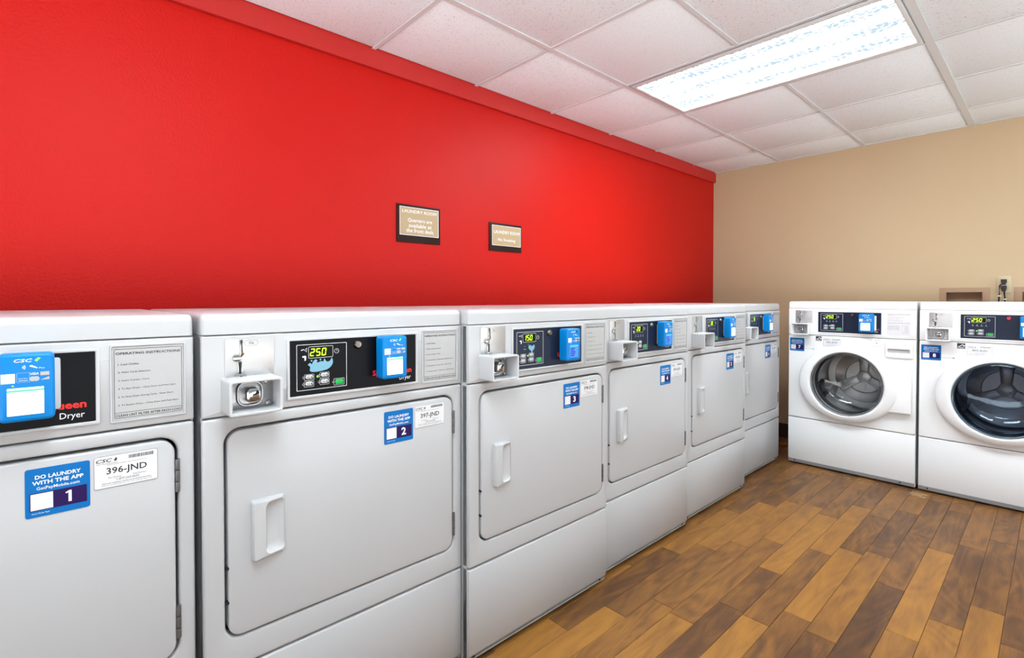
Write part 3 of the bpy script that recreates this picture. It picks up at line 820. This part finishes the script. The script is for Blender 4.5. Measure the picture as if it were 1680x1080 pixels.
# ------------------------------------------------------------------ washers
WW = .729
def washer(idx, x, label, num, lockm, glass, cover):
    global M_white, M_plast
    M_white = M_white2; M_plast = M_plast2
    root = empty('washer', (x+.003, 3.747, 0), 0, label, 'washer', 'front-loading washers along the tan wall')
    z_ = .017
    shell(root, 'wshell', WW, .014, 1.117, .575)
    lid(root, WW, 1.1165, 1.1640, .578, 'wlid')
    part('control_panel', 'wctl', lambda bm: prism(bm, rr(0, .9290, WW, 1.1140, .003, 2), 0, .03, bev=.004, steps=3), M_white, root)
    CX, CZ = .3650, .5587+FZ
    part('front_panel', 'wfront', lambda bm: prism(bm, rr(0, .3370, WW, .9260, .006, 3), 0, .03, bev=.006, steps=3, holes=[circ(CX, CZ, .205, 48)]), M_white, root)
    def kick(bm):
        P = [(.030, .012), (.006, .014), (.003, .034), (0, .042), (0, .3290), (.0015, .3320), (.005, .3335), (.030, .3335)]
        R = []
        for xx, ins in ((0, .007), (.002, .002), (.006, 0), (WW-.006, 0), (WW-.002, .002), (WW, .007)):
            R.append([bm.verts.new((xx, yy+(ins if yy < .02 else 0), zz)) for yy, zz in P])
        for A, B in zip(R, R[1:]):
            for i in range(len(A)):
                j = (i+1) % len(A); bm.faces.new((A[i], A[j], B[j], B[i]))
        bm.faces.new(R[0]); bm.faces.new(R[-1][::-1])
    k = part('kick_panel', 'wkick', kick, M_white, root)
    part('base_strip', 'wstrip', lambda bm: box(bm, .003, WW-.003, .0015, .0050, .0125, .0340), M_steel, k)
    for xx in (.045, WW-.075):
        part('screw', 'wscr', lambda bm: lathe(bm, [(0, -.002), (.003, -.0015), (.005, .002)], 0, .024, 12), M_dark, k, (xx, 0, 0))
    feet(root, M_foot, WW, .57)
    # door: broad oval ring, bezel, glass bowl
    RG = .2115
    def ell(r, a):
        t = max(0, min(1, (r-RG)/(.288-RG)))
        rx = RG+(.288-RG)*t if r > RG else r; rz = RG+(.2530-RG)*t if r > RG else r
        return rx*math.cos(a), rz*math.sin(a)
    def ring(bm):
        lathe(bm, [(.288, .001), (.288, -.010), (.2875, -.024), (.285, -.034), (.279, -.041), (.268, -.046), (.250, -.051), (.232, -.055), (.222, -.056), (.2145, -.054), (RG, -.050), (.2090, -.046), (.2090, .0)], CX, CZ, 72, ell)
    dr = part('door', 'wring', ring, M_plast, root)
    dr['label'] = 'white oval door ring'
    part('bezel', 'wbez', lambda bm: lathe(bm, [(.2090, -.047), (.2070, -.050), (.2030, -.049), (.1995, -.045), (.1970, -.038), (.1965, -.020), (.205, -.01)], CX, CZ, 64), mat('bezel_grey%d' % idx, (96, 98, 102) if idx == 7 else (60, 78, 92), .18, coat=.5), dr)
    def bowl(bm):
        lathe(bm, [(.2000, -.040), (.1960, -.041), (.1900, -.034), (.1840, -.020), (.1800, .0), (.1760, .028), (.1680, .055), (.1500, .078), (.1200, .092), (.0800, .099), (.0400, .1015), (0, .102)], CX, CZ, 64)
    part('door_glass', 'wglass', bowl, glass, dr)
    part('gasket', 'wgask', lambda bm: lathe(bm, [(.206, .002), (.2050, .030), (.1990, .050), (.2050, .065), (.1980, .080), (.2060, .100), (.2300, .110)], CX, CZ, 48), M_rub, root)
    def drum(bm):
        lathe(bm, [(.2200, .105), (.2350, .110), (.2400, .125), (.2400, .430), (.2300, .445), (.1900, .452), (.1850, .446), (.1200, .440), (.1150, .447), (.0600, .450), (0, .450)], CX, CZ, 64)
    d = part('drum', 'wdrum', drum, M_drum, root)
    for q in range(3):      # lifters run front to back on the drum wall
        a0 = math.radians(-40+120*q)
        def lf(bm, a0=a0):
            rows = []
            for yy, tw in ((.130, 0), (.20, .10), (.30, .0), (.42, .12)):
                ring_ = []
                for da, rr_ in ((-.24, .239), (-.10, .190), (-.03, .176), (.03, .176), (.10, .190), (.24, .239)):
                    a = a0+da+tw; ring_.append(bm.verts.new((CX+rr_*math.cos(a), yy, CZ+rr_*math.sin(a))))
                rows.append(ring_)
            for A, B in zip(rows, rows[1:]):
                for i in range(5): bm.faces.new((A[i], A[i+1], B[i+1], B[i]))
            bm.faces.new(rows[0])
        part('lifter', 'wlift%d' % q, lf, M_drum, d)
    def spider(bm):         # pressed three-armed star and hexagonal hub on the drum's back
        for q in range(3):
            a0 = math.radians(90+120*q)
            def pt(r, a): return (CX+r*math.cos(a0+a), CZ+r*math.sin(a0+a))
            prism(bm, [pt(.040, -.7), pt(.105, -.30), pt(.180, -.22), pt(.185, .22), pt(.110, .30), pt(.040, .7)], .425, .446, bev=.008)
        prism(bm, circ(CX, CZ, .048, 6), .412, .44, bev=.006)
    part('drum_star', 'wspid', spider, M_drum, d)
    if cover:
        part('hinge_cover', 'wcover', lambda bm: prism(bm, rr(.5600, .4140+FZ, .7110, .6845+FZ, .002, 2), -.0375, -.001, bev=.0015), M_plast, root)
    # detergent drawer
    dw = part('detergent_drawer', 'wdraw', lambda bm: prism(bm, rr(.5720, .7540+FZ, .7150, .8500+FZ, .006, 4), -.012, .002, bev=.004, steps=3, holes=[rr(.5845, .7850+FZ, .6975, .8090+FZ, .006, 4)]), M_plast, root)
    part('drawer_pocket', 'wpock', lambda bm: prism(bm, rr(.5835, .7840+FZ, .6985, .8100+FZ), -.0005, .0015), M_sil, dw)
    coin_unit(root, .0085)
    display(root, .0135, M_blkrefl, '250', 'marks', 'Washer')
    key_lock(root, .3910, 1.0175+FZ, lockm)
    reader(root, .4360, .9105+FZ, .0800, .1200, 'w')
    ip = part('instruction_plate', 'wins', lambda bm: prism(bm, rr(.5780, .8975+FZ, .7000, 1.0345+FZ), -.0012, .001), M_sticker, root)
    def il(bm):
        y = -.0016
        text(bm, 'OPERATING INSTRUCTIONS', .5815, .6965, 1.0255+FZ, 1.0300+FZ, y, bold=.02)
        for k_, (s, w) in enumerate((('1. Load Clothes Loosely.', .045), ('2. Close Door. Add Detergent.', .085), ('3. Select Cycle and Temperature.', .060), ('4. Insert Coins and Push Start.', .080))):
            z = 1.0150-.0095*k_; text(bm, s, .5830, .5830+w, z+FZ, z+.0040+FZ, y)
        text(bm, 'OPERATING INSTRUCTIONS', .5815, .6965, .9715+FZ, .9755+FZ, y, bold=.02)
        for k_ in range(5): z = .9600-.0060*k_; text(bm, 'Normal Perm Press Delicates', .5850, .6450, z-.006+FZ, z-.0025+FZ, y)
        for a, b in ((.6570, .6690), (.6750, .6870)): frame_line(bm, rr(a, .9100+FZ, b, .9620+FZ), .0006, y)
        for k_ in range(6): text(bm, '%d.%d' % (k_+2, k_), .6765, .6850, .9150+.0075*k_+FZ, .9185+.0075*k_+FZ, y)
    part('lettering', 'wil', il, M_grayp, ip)
    sticker_app(root, .0095, .7560+FZ, str(idx))
    sticker_serv(root, .2190, .7995+FZ, num, pale=True).scale = (1, 1, .84)
    eb = part('efficiency_badge', 'wes', lambda bm: prism(bm, rr(.1750, .8350+FZ, .2110, .8670+FZ), -.0012, .001), M_print, root)
    def es(bm):
        flat(bm, rr(.1770, .8430+FZ, .2090, .8445+FZ), -.0015)
        flat(bm, [(.178, .847+FZ), (.188, .852+FZ), (.198, .860+FZ), (.203, .863+FZ), (.198, .855+FZ), (.190, .849+FZ), (.183, .8465+FZ)], -.0015)
        flat(bm, [(.205-.0045*math.cos(i*.7), .853+FZ+.0045*math.sin(i*.7)) for i in range(9)], -.0015)
        text(bm, 'ENERGY', .1790, .2070, .8372+FZ, .8415+FZ, -.0015, bold=.02)
    part('lettering', 'wesl', es, M_wprint, eb)
    def t2(bm):
        text(bm, 'MODEL 402900', .1055, .1560, .7745+FZ, .7775+FZ, -.0004, bold=.02); flat(bm, rr(.156, .7735+FZ, .165, .7785+FZ), -.0004)
    part('lettering', 'wt2', t2, M_grayp, root)
    if cover:
        def t3(bm):
            text(bm, 'CAUTION', .4690, .4880, .8600+FZ, .8630+FZ, -.0004, bold=.02); text(bm, 'ATTENTION', .5280, .5490, .8580+FZ, .8610+FZ, -.0004, bold=.02)
            flat(bm, [(.492, .858+FZ), (.500, .858+FZ), (.496, .863+FZ)], -.0004); flat(bm, [(.516, .857+FZ), (.524, .857+FZ), (.520, .862+FZ)], -.0004)
            flat(bm, rr(.5210, .8385+FZ, .5310, .8430+FZ, .001, 2), -.0004)
            P = [(.483+.030*(1-math.cos(math.pi*i/8)), .8240-.0060*math.sin(math.pi*i/8)) for i in range(9)]
            for a, b in zip(P, P[1:]): flat(bm, [(a[0], a[1]+FZ), (b[0], b[1]+FZ), (b[0], b[1]+.001+FZ), (a[0], a[1]+.001+FZ)], -.0004)
            frame_line(bm, circ(.490, .8330+FZ, .0035, 12), .0006, -.0004); frame_line(bm, circ(.508, .8350+FZ, .0030, 12), .0006, -.0004)
        part('lettering', 'wt3', t3, M_grayp, root)
    return root
washer(7, .885, 'white front-loading washer with sticker 7, grey see-through door, beside the last dryer', '402', M_lock, M_glass, True)
washer(8, .885+.743, 'white front-loading washer with sticker 8, dark blue-tinted door, cut by the right edge', '403', M_pinkm, M_glassb, True)

# ------------------------------------------------------------------ signs on the red wall
def sign(name, y0, y1, z0, z1, label, inset, lines):
    e = empty(name, (0, y0, z0), math.pi/2, label, 'sign', 'taupe laundry room signs on the red wall')
    w, h = y1-y0, z1-z0
    bm = bmesh.new(); prism(bm, rr(0, 0, w, h, .002, 2), -.006, 0, bev=.001); link('frame', finish(bm, 'frame'), M_frame, e)
    a, b, c, d = inset
    bm = bmesh.new(); prism(bm, rr(a*w, b*h, c*w, d*h), -.0070, -.004)
    f = link('face_plate', finish(bm, 'face_plate'), M_taupe, e)
    bm = bmesh.new(); frame_line(bm, rr(a*w, b*h, c*w, d*h), .0022, -.0073)
    for s, x0, x1, zb, zt in lines: text(bm, s, x0*w, x1*w, zb*h, zt*h, -.0074)
    link('lettering', finish(bm, 'lettering'), M_wprint, f)
sign('wall_sign', 1.0717, 1.3275, 1.4095+FZ, 1.5980+FZ, 'larger taupe LAUNDRY ROOM sign saying quarters are available at the front desk', (.06, .19, .955, .935),
     [('LAUNDRY ROOM', .115, .905, .785, .865), ('Quarters are', .24, .795, .535, .645), ('available at', .26, .785, .405, .505), ('the front desk.', .205, .845, .270, .375)])
sign('wall_sign', 1.6645, 1.9175, 1.4037+FZ, 1.5661+FZ, 'smaller taupe LAUNDRY ROOM sign saying No Smoking, nearer the corner', (.075, .20, .97, .915),
     [('LAUNDRY ROOM', .13, .93, .630, .740), ('No Smoking', .255, .79, .340, .465)])

# ------------------------------------------------------------------ supply boxes, outlet and cords on the tan wall
for k, (a, b) in enumerate(OP):
    o = empty('supply_box', ((a+b)/2, L, 1.110+FZ), 0, ['tan recessed water supply box above the gap over washer 8, left of the outlet', 'tan recessed water supply box right of the outlet, cut by the right edge'][k], 'supply box', 'recessed supply boxes in the tan wall')
    hw = (b-a)/2
    def bx(bm):
        prism(bm, rr(-hw-.035, -.10, hw+.035, .093, .002, 2), -.006, 0, bev=.002, holes=[rr(-hw+.003, -.062, hw-.003, .062)])
    part('face_frame', 'sbf', bx, M_boxp, o)
    def tray(bm):
        box(bm, -hw+.001, hw-.001, .084, .088, -.064, .064)
        for s in (-1, 1): box(bm, s*hw-.0025, s*hw+.0025, 0.001, .084, -.064, .064)
        box(bm, -hw, hw, .001, .084, .060, .0645); box(bm, -hw, hw, .001, .084, -.0645, -.060)
    part('tray', 'sbt', tray, M_boxp, o)
    for xx in (-.045, .045):
        part('valve', 'sbv', lambda bm: (tube(bm, [(0, .05, -.060), (0, .05, -.030)], .009, 10), tube(bm, [(-.018, .05, -.030), (.018, .05, -.030)], .006, 8)), M_chrome, o, (xx, 0, 0))
ol = empty('wall_outlet', (1.9645, L, 1.2215+FZ), 0, 'ivory double power outlet with black plugs on the tan wall above washer 8', 'outlet')
part('cover_plate', 'olp', lambda bm: prism(bm, rr(-.0345, -.0560, .0345, .0560, .003, 3), -.005, 0, bev=.002), M_ivory, ol)
part('socket', 'ols', lambda bm: prism(bm, rr(-.016, -.036, .016, -.006, .006, 4), -.0065, -.004), M_ivory, ol)
part('socket', 'ols2', lambda bm: prism(bm, rr(-.016, .006, .016, .036, .006, 4), -.0065, -.004), M_ivory, ol)
def cord(zp, pts, name, label, xp):
    e = empty(name, (xp, L-.0065, zp), 0, label, 'cord', 'black washer cords')
    bm = bmesh.new(); box(bm, -.014, .014, -.028, 0, -.012, .012, .003); box(bm, -.010, .010, -.034, -.016, -.024, .002, .003)
    link('plug', finish(bm, 'plug'), M_cord, e)
    bm = bmesh.new(); tube(bm, pts, .0042, 8); link('cable', finish(bm, 'cable'), M_cord, e)
    z = pts[2][2]
    bm = bmesh.new(); box(bm, pts[2][0]-.006, pts[2][0]+.009, pts[2][1]-.006, pts[2][1]+.006, z-.004, z+.003, .001); link('cable_tag', finish(bm, 'cable_tag'), M_wprint, e)
cord(1.2425+FZ, [(-.004, -.026, -.014), (-.0185, -.036, -.030), (-.0195, -.038, -.096), (-.022, -.038, -.140), (-.024, -.035, -.24), (-.024, -.035, -.45)], 'power_cord', 'black power cord from the upper socket, left one with white tag', 1.9645)
cord(1.2005+FZ, [(.003, -.026, -.020), (.005, -.045, -.045), (.008, -.047, -.076), (.008, -.045, -.110), (.012, -.04, -.22), (.014, -.035, -.42)], 'power_cord', 'black power cord from the lower socket, right one with white tag', 1.9645)

# ------------------------------------------------------------------ lint on the floor in front of the washers
def lint(bm):
    r = random.Random(11)
    for k in range(70):
        cx = r.gauss(1.66, .05) if k % 3 else r.gauss(1.28, .09); cy = 3.685+r.uniform(-.05, .035)-(.02 if cx > 1.6 else 0)
        a = r.uniform(0, 6.28); pts = []
        x, y = cx, cy
        for i in range(6):
            pts.append((x, y, .0012)); a += r.uniform(-.9, .9); s = .005; x += s*math.cos(a)*1.5; y += s*math.sin(a)
        tube(bm, pts, .0007, 3, False)
bm = bmesh.new(); lint(bm)
tag(link('lint', finish(bm, 'lint'), M_lint), 'pale lint strands on the floor along the front of the washers', 'lint', kind='stuff')
print('planks', npl)
